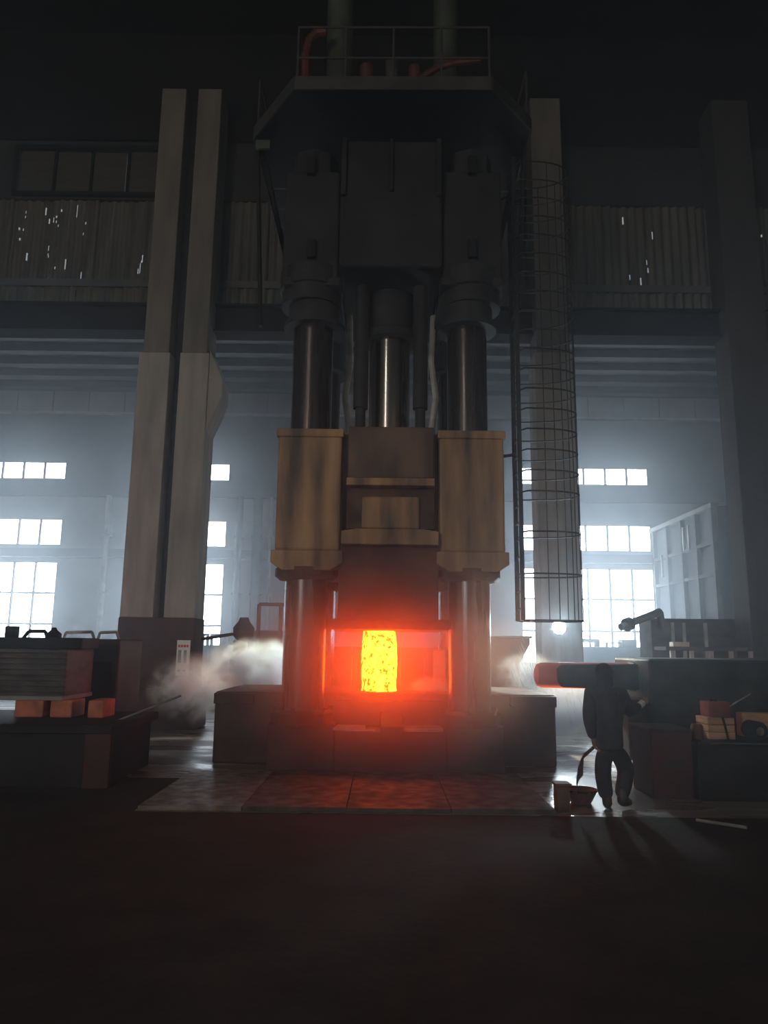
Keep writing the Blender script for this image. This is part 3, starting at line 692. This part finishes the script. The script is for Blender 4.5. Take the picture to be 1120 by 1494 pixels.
def yoke(u0, u1, v0, v1, Y, w, par, m_=dark_steel):
    x0, x1, z0, z1 = rect(u0, u1, v0, v1, Y); mb = MB()
    mb.box(x0, x0 + w, Y, Y + .2, z0 - .05, z1).box(x1 - w, x1, Y, Y + .2, z0 - .05, z1).box(x0 + w, x1 - w, Y, Y + .2, z1 - w * .8, z1)
    mb.box(x0 + w, x1 - w, Y, Y + .2, z0 - .05, z0)
    mb.build('lifting_yoke', m_, par, .02)
yoke(844, 875, 932, 944, 24.5, .15, er); yoke(885, 907, 937, 946, 24.5, .05, er); yoke(833, 839, 934, 944, 24.5, .04, er)
x0, x1, z0, z1 = rect(908, 929, 933, 946, 24.5); B(x0, x1, 24.5, 25, z0 - .1, z1).build('box', dark_steel, er, .01)
x0, x1, z0, z1 = rect(948, 1085, 903, 946, 18.6)
b2 = thing('tall_machine_cabinet', ((x0 + x1) / 2, 19, 0), 'grey machine cabinet in front of the furnace casing at right', 'cabinet')
B(x0, x1, 18.5, 19.4, 0, z1).build('body', grey_paint, b2, .02)
for k in (.20, .32, .55): B(x0 + (x1 - x0) * k, x0 + (x1 - x0) * k + .08, 18.44, 18.5, .3, z1 - .1).build('post', pipe_m, b2)
a, c = at(905, 915, 17.8), at(962, 893, 18.45)
ar = thing('lever_arm', c, 'slanted cylinder arm with knob pointing left over the machine cabinet', 'lever')
MB().tube(a, c, .085, .10, n=12).build('arm', grey_paint, ar, smooth=True)
d = (c - a).normalized()
MB().tube(a + d * .18, a + d * .34, .16, n=12).build('knob', dark_steel, ar, smooth=True)
MB().tube(c, Vector((c.x + .1, 18.6, 2.3)), .09, n=10).build('pivot', dark_steel, ar, smooth=True)
# furnace casing with a frame of posts and rails on its side
fc = thing('furnace_casing', (11.5, 23.5, 0), 'tall steel framed furnace casing running along the right side', 'furnace')
B(9.55, 13.0, 20.9, 25.9, 0, 6.0).build('casing', wall_dark, fc, .02)
for y in (20.95, 22.1, 23.2, 24.4, 25.6): B(9.42, 9.55, y, y + .12, 0, 5.95).build('post', roof_purlin, fc)
for z in (2.6, 4.0, 4.9): B(9.44, 9.54, 20.95, 25.7, z, z + .1).build('rail', roof_purlin, fc)
B(9.38, 9.6, 20.85, 25.9, 5.95, 6.08).build('top_rail', purlin_m, fc)
for y, z in ((22.6, 4.95), (23.0, 4.95), (24.9, 4.3)): B(9.40, 9.46, y, y + .06, z, z + .75).build('bracket', pipe_m, fc)
# low shelf with light posts in front
x0, x1, z0, z1 = rect(972, 1092, 944, 975, 16.0)
sh = thing('rack', ((x0 + x1) / 2, 16.3, 0), 'low grey rack with pale short posts behind the manipulator', 'rack')
B(x0, x1, 16, 16.7, z1 - .08, z1).build('top', grey_paint, sh, .01)
B(x0 + .15, x0 + .5, 15.98, 16.2, z1, z1 + .1).build('pale_block', white_paint, sh, .01)
for k in range(5): B(x0 + .1 + k * .42, x0 + .17 + k * .42, 16, 16.08, 0, z1 - .08).build('post', pipe_m, sh)

# ------------------------------------------------------------------ manipulator
YM = 12.3
mz = at(800, 985, YM).z
ma = thing('forging_manipulator', (4.6, YM, 0), 'long dark forging manipulator arm pointing at the press from the right', 'manipulator')
xt = at(780, 985, YM).x; xq = at(806, 985, YM).x; xb = at(938, 985, YM).x; xe = 7.2
arm = MB()
prof = [(xb - .24, .20), (xb - .2, .235), (xb, .24), (xb + .05, .27), (xe, .34)]
vsn = []; n = 24; fs = []
for x, r in prof:
    for i in range(n):
        t = 2 * math.pi * i / n; s_ = abs(math.cos(t)) ** .5 * math.copysign(1, math.cos(t)); c_ = abs(math.sin(t)) ** .5 * math.copysign(1, math.sin(t))
        vsn.append((x, YM + r * s_, mz + r * c_))
for k in range(len(prof) - 1):
    for i in range(n): j = (i + 1) % n; fs.append((k * n + i, k * n + j, (k + 1) * n + j, (k + 1) * n + i))
fs += [tuple(range(n - 1, -1, -1)), tuple(range((len(prof) - 1) * n, len(prof) * n))]
arm.add(vsn, fs); arm.build('peel_arm', dark_steel, ma, smooth=True)
for sy in (-1, 1):
    MB().prism([(xq + .02, mz - .12), (xq + .08, mz - .175), (xb, mz - .21), (xb, mz + .20), (xq + .08, mz + .18), (xq, mz + .12)], 'y', YM + sy * .27 - .04, YM + sy * .27 + .04).build('jaw', dark_steel, ma, .02)
wp = thing('held_billet', (xt, YM, mz), 'dull red hot billet gripped in the manipulator jaws', 'billet')
heat, nt, b = node_mat('dull_red_heat'); N, L = nt.nodes, nt.links
tc = N.new('ShaderNodeTexCoord'); sx = N.new('ShaderNodeSeparateXYZ'); L.new(tc.outputs['Object'], sx.inputs[0])
rp = N.new('ShaderNodeValToRGB'); mr = N.new('ShaderNodeMapRange'); mr.inputs['From Min'].default_value = -.2; mr.inputs['From Max'].default_value = .2
L.new(sx.outputs['Z'], mr.inputs[0]); L.new(mr.outputs[0], rp.inputs[0])
rp.color_ramp.elements[0].color = (1, .17, .035, 1); rp.color_ramp.elements[1].position = .16; rp.color_ramp.elements[1].color = (.09, .009, .008, 1)
L.new(rp.outputs[0], b.inputs['Emission Color']); b.inputs['Emission Strength'].default_value = 1.0; b.inputs['Base Color'].default_value = (.08, .03, .025, 1)
wb_ = MB(); ring_ = [(xt, .10), (xt + .03, .17), (xt + .10, .20), (xb - .25, .215)]
vv = []; ff = []
for x, r in ring_:
    for i in range(24): t = 2 * math.pi * i / 24; vv.append((x, YM + r * math.cos(t), mz + r * math.sin(t)))
for k in range(3):
    for i in range(24): j = (i + 1) % 24; ff.append((k * 24 + i, k * 24 + j, (k + 1) * 24 + j, (k + 1) * 24 + i))
ff += [tuple(range(23, -1, -1)), tuple(range(72, 96))]
wb_.add(vv, ff).build('billet', heat, wp, smooth=True)
x0, x1, z0, z1 = rect(945, 1150, 962, 1062, 11.6)
B(x0, 7.6, 11.5, 13.2, z0, z1).build('carriage_body', dark_steel, ma, .04)
MB().lathe(x0 + .1, 11.9, [(.2, z0 + .1), (.28, z0 + .2), (.28, z0 + .35), (.18, z0 + .42)], 16).build('gearbox', grey_paint, ma, smooth=True)
x0, x1, z0, z1 = rect(953, 1012, 1058, 1168, 10.9)
B(x0 - .1, 7.4, 11.6, 13.1, .25, z1 + .3).build('chassis', dark_steel, ma, .03)
for x in (x0 + .5, x0 + 2.6):
    MB().tube((x, 11.45, .3), (x, 11.7, .3), .3, n=24).build('wheel', black_steel, ma, smooth=True)
B(4.05, 4.12, 11.5, 11.6, .45, 1.1).build('hanging_bracket', black_steel, ma)

# red-faced steel box and bench at the right foreground
x0, x1, z0, z1 = rect(951, 1012, 1064, 1170, 10.1)
rb = thing('steel_box', ((x0 + x1) / 2, 10.4, 0), 'dark reddish steel box right of the man', 'box')
B(x0, x1, 10.1, 10.9, 0, z1 - .02).build('body', box_red, rb, .02)
B(x0 - .02, x1 + .02, 10.08, 10.92, z1 - .02, z1).build('lid', dark_steel, rb, .006)
B(x0 + .15, x1 - .15, 10.08, 10.1, z1 * .45, z1 * .55).build('label_plate', dark_steel, rb)
x0 = at(1014, 1100, 10.0).x
zt = at(1060, 1084, 10.0).z
be = thing('right_bench', (x0 + 1, 10.4, 0), 'black bench with a bright worn steel edge at the right foreground', 'bench')
B(x0, x0 + 2.4, 9.95, 11.0, 0, zt - .03).build('cabinet', black_steel, be, .01)
B(x0, x0 + 2.45, 9.9, 11.05, zt - .03, zt).build('top', black_steel, be, .005)
MB().tube((x0 + .15, 9.89, zt), (x0 + 2.4, 9.89, zt), .016, n=8).build('steel_edge', chrome, be, smooth=True)
# clutter on it
x0, x1, z0, z1 = rect(1033, 1072, 1048, 1080, 10.4)
cr_ = thing('wooden_crate', ((x0 + x1) / 2, 10.6, zt), 'orange brown wooden crate with dark strap on the right bench', 'crate')
hh = (z1 - z0)
for k in range(3):
    B(x0, x1, 10.4, 10.8, zt + hh * k / 3, zt + hh * (k + .92) / 3).build('plank', wood, cr_, .006)
MB().tube((x0 + .2, 10.39, zt + hh), (x0 + .26, 10.39, zt), .015, n=6).build('strap', black_steel, cr_)
a, b_, c_, d_ = rect(1034, 1074, 1026, 1048, 10.45)
o = thing('red_tool_box', ((a + b_) / 2, 10.6, zt + hh), 'dull red tool box standing on the wooden crate', 'box')
B(a, b_ - .08, 10.45, 10.75, zt + hh * .985, zt + hh + (d_ - c_)).build('body', red_paint, o, .015)
B(a + .1, b_ - .2, 10.58, 10.62, zt + hh + (d_ - c_), zt + hh + (d_ - c_) + .03).build('handle', black_steel, o)
p = at(1104, 1066, 10.35)
ty = thing('cable_reel', (p.x, 10.35, zt), 'black reel with shiny hub at the right end of the bench', 'reel')
rr = p.z - zt
MB().tube((p.x, 10.30, p.z), (p.x, 10.55, p.z), rr, n=28).build('drum', black_steel, ty, smooth=True)
MB().tube((p.x, 10.26, p.z), (p.x, 10.30, p.z), rr * .45, n=20).build('hub', chrome, ty, smooth=True)
a, b_, c_, d_ = rect(1080, 1120, 1040, 1054, 10.8)
tag(B(a, b_ + .4, 10.75, 10.95, zt, d_ - .0).build('timber_block', wood, None, .01), 'upright pale timber block behind the reel on the right bench', 'block')
a, b_, c_, d_ = rect(1012, 1030, 1056, 1078, 10.3)
o = MB().lathe((a + b_) / 2, 10.4, [((b_ - a) * .5, zt), ((b_ - a) * .5, zt + .16), ((b_ - a) * .38, zt + .2)], 16); tag(o.build('oil_tin', red_paint, smooth=True), 'small dull red tin at the left end of the right bench', 'tin')
a, c = at(1066, 1029, 10.6), at(1095, 1012, 10.6)
st = MB().tube(at(1058, 1034, 10.6), c, .012, n=8); tag(st.build('pry_bar', chrome, smooth=True), 'bright thin bar sticking up from the red tool box', 'bar')
a = atz(1060, 1140, .03); c = atz(1108, 1165, .03)
tag(MB().tube(Vector((3.55, 8.8, .02)), Vector((3.95, 8.45, .02)), .018, n=8).build('steel_bar', purlin_m, smooth=True), 'short steel bar lying on the dark floor at right', 'bar')

# ------------------------------------------------------------------ bollard, basin, tool
p = atz(822, 1188, 0)
bo_ = thing('bollard', (p.x, 9.3, 0), 'short dark steel post at the right end of the floor plate', 'post')
x0, x1, z0, z1 = rect(812, 832, 1143, 1188, 9.2)
B(x0, x1, 9.2, 9.38, 0, z1 - .03).build('post', rust, bo_, .015); B(x0 - .015, x1 + .015, 9.18, 9.4, z1 - .03, z1).build('cap', rust, bo_, .006)
p = at(847, 1166, 9.75)
ba = thing('basin', (p.x, 9.75, 0), 'round dark pan with a red rimmed inside beside the worker', 'basin')
r_ = .21; zt_ = .16
mb = MB(); n = 28
for r, z in ((.12, 0), (r_, zt_), (r_ - .015, zt_), (.11, .02)):
    for i in range(n): t = 2 * math.pi * i / n; mb.v.append((p.x + r * math.cos(t), 9.75 + r * math.sin(t), z))
for k in range(3):
    for i in range(n): j = (i + 1) % n; mb.f.append((k * n + i, k * n + j, (k + 1) * n + j, (k + 1) * n + i))
mb.f += [tuple(range(n - 1, -1, -1)), tuple(range(3 * n, 4 * n))]
mb.build('pan', red_paint, ba, smooth=True)
MB().lathe(p.x, 9.75, [(r_ + .012, zt_ - .012), (r_ + .012, zt_ + .0), (r_ - .0, zt_ + .008)], 28).v
ring = MB()
for i in range(n):
    t, t2 = 2 * math.pi * i / n, 2 * math.pi * (i + 1) / n
    ring.tube((p.x + r_ * math.cos(t), 9.75 + r_ * math.sin(t), zt_), (p.x + r_ * math.cos(t2), 9.75 + r_ * math.sin(t2), zt_), .012, n=6)
ring.build('rim', oily, ba, smooth=True)

# ------------------------------------------------------------------ the worker
PYY = 9.4
person = thing('person', atz(890, 1180, 0), 'worker in dark jacket and trousers seen from behind holding a long tool', 'person')
def Q(u, v, dy=0.0): return at(u, v, PYY + dy)
def skin_obj(name, verts, edges, radii, m_, parent, root=0, sub=2):
    me = bpy.data.meshes.new(name); org = parent_loc(parent)
    me.from_pydata([tuple(Vector(p) - org) for p in verts], edges, []); me.materials.append(m_)
    o = bpy.data.objects.new(name, me); col.objects.link(o); o.parent = parent
    md = o.modifiers.new('skin', 'SKIN'); md.use_smooth_shade = True
    sv = me.skin_vertices[0].data
    for i, r in enumerate(radii):
        sv[i].radius = (r, r) if not isinstance(r, tuple) else r; sv[i].use_root = (i == root)
    if sub: s_ = o.modifiers.new('sub', 'SUBSURF'); s_.levels = sub; s_.render_levels = sub
    return o
J = dict(pelvis=Q(889, 1086), waist=Q(888, 1064), chest=Q(884, 1034), ubch=Q(882, 1014), neck=Q(881, 1001, .02), skull=Q(881, 986, .05),
         shL=Q(862, 1013), elL=Q(859, 1050, -.03), wrL=Q(866, 1082, .08), shR=Q(905, 1013, .02), elR=Q(918, 1040, .10), wrR=Q(934, 1028, .28),
         hipL=Q(880, 1094), knL=Q(879, 1132, .02), anL=Q(885, 1171, .0), hipR=Q(900, 1094, .02), knR=Q(914, 1124, .12), anR=Q(904, 1158, .0))
J['anL'].z = .09
names = list(J); vi = {k: i for i, k in enumerate(names)}
edges = [('pelvis', 'waist'), ('waist', 'chest'), ('chest', 'ubch'), ('ubch', 'neck'), ('neck', 'skull'), ('ubch', 'shL'), ('shL', 'elL'), ('elL', 'wrL'),
         ('ubch', 'shR'), ('shR', 'elR'), ('elR', 'wrR'), ('pelvis', 'hipL'), ('hipL', 'knL'), ('knL', 'anL'), ('pelvis', 'hipR'), ('hipR', 'knR'), ('knR', 'anR')]
rad = dict(pelvis=(.13, .10), waist=(.125, .095), chest=(.14, .10), ubch=(.12, .09), neck=.055, skull=.06, shL=.065, elL=.042, wrL=.03, shR=.065, elR=.042, wrR=.03,
           hipL=.085, knL=.055, anL=.042, hipR=.085, knR=.055, anR=.042)
verts = [J[k] for k in names]; E_ = [(vi[a], vi[b_]) for a, b_ in edges]; R_ = [rad[k] for k in names]
def hand(wr, d, side, spread):           # palm and five fingers rooted in it
    d = d.normalized(); s_ = side.normalized(); nrm = d.cross(s_)
    i0 = len(verts); verts.append(wr + d * .05); R_.append((.036, .018))
    for k in range(4):
        base = wr + d * .085 + s_ * (.03 - .02 * k)
        L_ = (.072, .08, .075, .06)[k]
        a = len(verts); verts.append(base); R_.append(.0105)
        verts.append(base + d * L_ * .5 + nrm * .02); R_.append(.0095)
        verts.append(base + d * L_ * .62 + nrm * .05); R_.append(.008)
        E_.append((i0, a)); E_.append((a, a + 1)); E_.append((a + 1, a + 2))
    a = len(verts); verts.append(wr + d * .045 + s_ * .045 + nrm * .012); R_.append(.012); verts.append(wr + d * .08 + s_ * .055 + nrm * .035); R_.append(.009)
    E_.append((i0, a)); E_.append((a, a + 1)); return i0
hl = hand(J['wrL'], J['wrL'] - J['elL'] + Vector((0, .02, 0)), Vector((0, 1, .1)), 0); E_.append((vi['wrL'], hl))
hr = hand(J['wrR'], J['wrR'] - J['elR'], Vector((0, .3, 1)), 0); E_.append((vi['wrR'], hr))
skin_obj('body', verts, E_, R_, skin_m, person, 0, 2)
# head with face, turned toward the right and away
hd = MB(); c = J['skull'] + Vector((0, .0, .01)); n = 24; face = Vector((.75, .65, 0)).normalized(); sd = Vector((-face.y, face.x, 0))
rows = []
for k in range(15):
    ph = math.pi * k / 14; zz = math.cos(ph); rr = math.sin(ph)
    for i in range(n):
        t = 2 * math.pi * i / n; fx, sx = rr * math.cos(t), rr * math.sin(t)
        jaw = 1 - .28 * max(0, -zz) * (1 if fx < 0 else .6)
        hd.v.append(c + face * (.098 * fx * jaw) + sd * (.076 * sx * jaw) + Vector((0, 0, .122 * zz)))
for k in range(14):
    for i in range(n): j = (i + 1) % n; hd.f.append((k * n + i, k * n + j, (k + 1) * n + j, (k + 1) * n + i))
nose = c + face * .095 + Vector((0, 0, -.012))
hd.add([nose + face * .028 + Vector((0, 0, -.022)), nose + Vector((0, 0, .03)), nose + sd * .017 + Vector((0, 0, -.03)), nose - sd * .017 + Vector((0, 0, -.03))], [(0, 1, 2), (0, 3, 1), (0, 2, 3), (1, 3, 2)])
for s_ in (1, -1):
    e_ = c + sd * (.075 * s_) + Vector((0, 0, -.01)); hd.tube(e_, e_ + sd * .018 * s_ - face * .01, .03, .022, n=10)
ho = hd.build('head', skin_m, person, smooth=True)
for s_ in (1, -1):
    e_ = c + face * .088 + sd * .032 * s_ + Vector((0, 0, .012)); MB().tube(e_, e_ + face * .008, .011, .008, n=8).build('eye', black_steel, ho)
MB().tube(c + face * .086 - sd * .022 + Vector((0, 0, -.065)), c + face * .086 + sd * .022 + Vector((0, 0, -.065)), .006, n=6).build('mouth', red_paint, ho)
hel = MB()
for k in range(8):
    ph = math.pi / 2 * k / 7
    for i in range(n):
        t = 2 * math.pi * i / n; hel.v.append(c + face * (.128 * math.cos(t) * math.cos(ph)) + sd * (.108 * math.sin(t) * math.cos(ph)) + Vector((0, 0, .025 + .125 * math.sin(ph))))
for k in range(7):
    for i in range(n): j = (i + 1) % n; hel.f.append((k * n + i, k * n + j, (k + 1) * n + j, (k + 1) * n + i))
hel.f.append(tuple(range(n - 1, -1, -1)))
MB().lathe(c.x, c.y, [(.12, c.z - .16), (.104, c.z - .10), (.104, c.z + .02), (.10, c.z + .03)], 20).build('neck_cloth', cloth_dark, person, smooth=True)
he = hel.build('cap', cloth_dark, person, smooth=True)
pk = [c + face * .10 + sd * .07 + Vector((0, 0, .03)), c + face * .17 + sd * .04 + Vector((0, 0, .02)), c + face * .17 - sd * .04 + Vector((0, 0, .02)), c + face * .10 - sd * .07 + Vector((0, 0, .03))]
MB().add(pk + [p + Vector((0, 0, .012)) for p in pk], [(0, 1, 2, 3), (7, 6, 5, 4), (0, 4, 5, 1), (1, 5, 6, 2), (2, 6, 7, 3), (3, 7, 4, 0)]).build('peak', cloth_dark, he)
# jacket and trousers
jv = [Q(889, 1088), J['waist'], J['chest'], J['ubch'], Q(881, 1004, .02), J['shL'], J['elL'], J['wrL'] + (J['elL'] - J['wrL']) * .12, J['shR'], J['elR'], J['wrR'] + (J['elR'] - J['wrR']) * .12, Q(890, 1096)]
je = [(0, 1), (1, 2), (2, 3), (3, 4), (3, 5), (5, 6), (6, 7), (3, 8), (8, 9), (9, 10), (0, 11)]
jr = [(.22, .17), (.22, .17), (.235, .175), (.20, .15), .10, .115, .085, .062, .115, .085, .062, (.21, .165)]
skin_obj('jacket', jv, je, jr, cloth_dark, person, 2, 2)
tv = [Q(889, 1086), Q(890, 1095), J['hipL'], J['knL'], J['anL'] + Vector((0, 0, .02)), J['hipR'], J['knR'], J['anR'] + Vector((.01, 0, -.07))]
te = [(0, 1), (1, 2), (2, 3), (3, 4), (1, 5), (5, 6), (6, 7)]
tr = [(.17, .14), (.165, .14), .12, .105, .095, .12, .11, .092]
skin_obj('trousers', tv, te, tr, cloth_navy, person, 0, 2)
def boot(a, toe, tip_z, name='boot'):
    a = Vector(a); h_ = Vector((a.x - (toe[0] - a.x) * .3, a.y - (toe[1] - a.y) * .3, tip_z + .05))
    skin_obj(name, [Vector((a.x, a.y, tip_z + .24)), Vector((a.x, a.y, tip_z + .07)), h_, Vector(((a.x + toe[0]) / 2, (a.y + toe[1]) / 2, tip_z + .055)), Vector((toe[0], toe[1], tip_z + .04))],
             [(0, 1), (1, 2), (1, 3), (3, 4)], [.06, .06, .05, .052, .042], boot_m, person, 1, 2)
boot(J['anL'], (J['anL'].x + .08, J['anL'].y + .17), .0)
aR = J['anR']; boot((aR.x + .03, aR.y, 0), (aR.x + .17, aR.y + .12), .02)
for wr, el in ((J['wrR'], J['elR']),):
    d = (wr - el).normalized()
    MB().tube(wr - d * .03, wr + d * .05, .04, .045, n=14).build('glove_cuff', glove_m, person, smooth=True)
# curved tool
a = J['wrL'] + (J['wrL'] - J['elL']).normalized() * .09
tl = thing('hooked_blade', a, "curved dark steel hook blade held low in the worker's left hand", 'tool')
pl = [(868, 1084), (862, 1091), (852, 1099), (847, 1108), (843, 1120), (841, 1134), (841, 1147), (844, 1138), (850, 1131), (850, 1118), (851, 1106), (858, 1100), (868, 1091)]
yb = a.y
outl = [(at(u, v, yb).x, at(u, v, yb).z) for u, v in pl]
MB().prism(outl, 'y', yb - .015, yb + .015).build('blade', dark_steel, tl)
MB().tube(at(862, 1093, yb), at(872, 1083, yb + .02), .018, n=10).build('grip', wood, tl, smooth=True)

# ------------------------------------------------------------------ steam and haze
def cloud(name, c, r, m_, label, cat='steam'):
    mb = MB(); n = 16
    for k in range(11):
        ph = math.pi * k / 10
        for i in range(n):
            t = 2 * math.pi * i / n; mb.v.append((c[0] + r[0] * math.sin(ph) * math.cos(t), c[1] + r[1] * math.sin(ph) * math.sin(t), c[2] + r[2] * math.cos(ph)))
    for k in range(10):
        for i in range(n): j = (i + 1) % n; mb.f.append((k * n + i, k * n + j, (k + 1) * n + j, (k + 1) * n + i))
    me = bpy.data.meshes.new(name); me.from_pydata([Vector(p) - Vector(c) for p in mb.v], [], mb.f); me.materials.append(m_)
    bm = bmesh.new(); bm.from_mesh(me); bmesh.ops.remove_doubles(bm, verts=bm.verts, dist=1e-4); bmesh.ops.recalc_face_normals(bm, faces=bm.faces); bm.to_mesh(me); bm.free()
    o = bpy.data.objects.new(name, me); col.objects.link(o); o.location = c
    return tag(o, label, cat, kind='stuff')
cloud('steam', at(372, 982, 15.6), (1.35, .7, .8), steam_mat('steam_vapour', 14, 1.3, lo=.40, aniso=.3), 'dense pale steam rolling behind the left end of the press bed')
cloud('steam', at(286, 1005, 14.2), (1.0, .6, .75), steam_mat('steam_vapour_thin', 9, 4.1, aniso=.3), 'loose steam drifting over the tip of the long bar')
cloud('steam', at(108, 950, 12.45), (.35, .12, .55), steam_mat('steam_wisp', 14, 7.7, scale=3), 'thin steam wisp rising by the mould box')
cloud('steam', at(828, 1036, 14.8), (.95, .5, .8), steam_mat('spray_mist', 10.0, 9.2, scale=2.6, lo=.36, aniso=.2), 'pale wet mist falling between the bed end and the worker')
cloud('steam', at(768, 985, 15.2), (.75, .35, .55), steam_mat('tank_mist', 6.0, 5.2, scale=3.0, lo=.38, aniso=.2), 'thin mist in front of the red quench tank')
cloud('steam', at(628, 1002, 13.4), (.55, .5, .22), steam_mat('anvil_steam', 9, 2.6, scale=3.5), 'low steam creeping over the anvil right of the ingot')
cloud('veil', (.06, 11.3, 1.75), (2.8, 2.4, 2.15), steam_mat('red_veil', .46, 3.3, color=(1, .46, .25), aniso=.66, scale=.6, lo=.1, hi=.6), 'added red smoke round the press opening glowing red from the ingot', 'veil')  # added volume, tinted red to carry the glare over the press
hz = B(XL + .02, XR - .02, YF + .02, YB - .3, .01, ZT - .02).build('haze', volume_mat('hall_haze', (.80, .90, 1.0), HAZE_D, .72)[0])
tag(hz, 'thin smoky haze filling the whole hall', 'haze', kind='stuff')
hz2 = B(XL + .03, XR - .03, 18.6, YB - 1.2, .02, 10.9).build('haze', volume_mat('bay_haze', (.82, .93, 1.0), HAZE_BACK, .68)[0])
tag(hz2, 'denser bluish haze hanging before the bright windows', 'haze', kind='stuff')
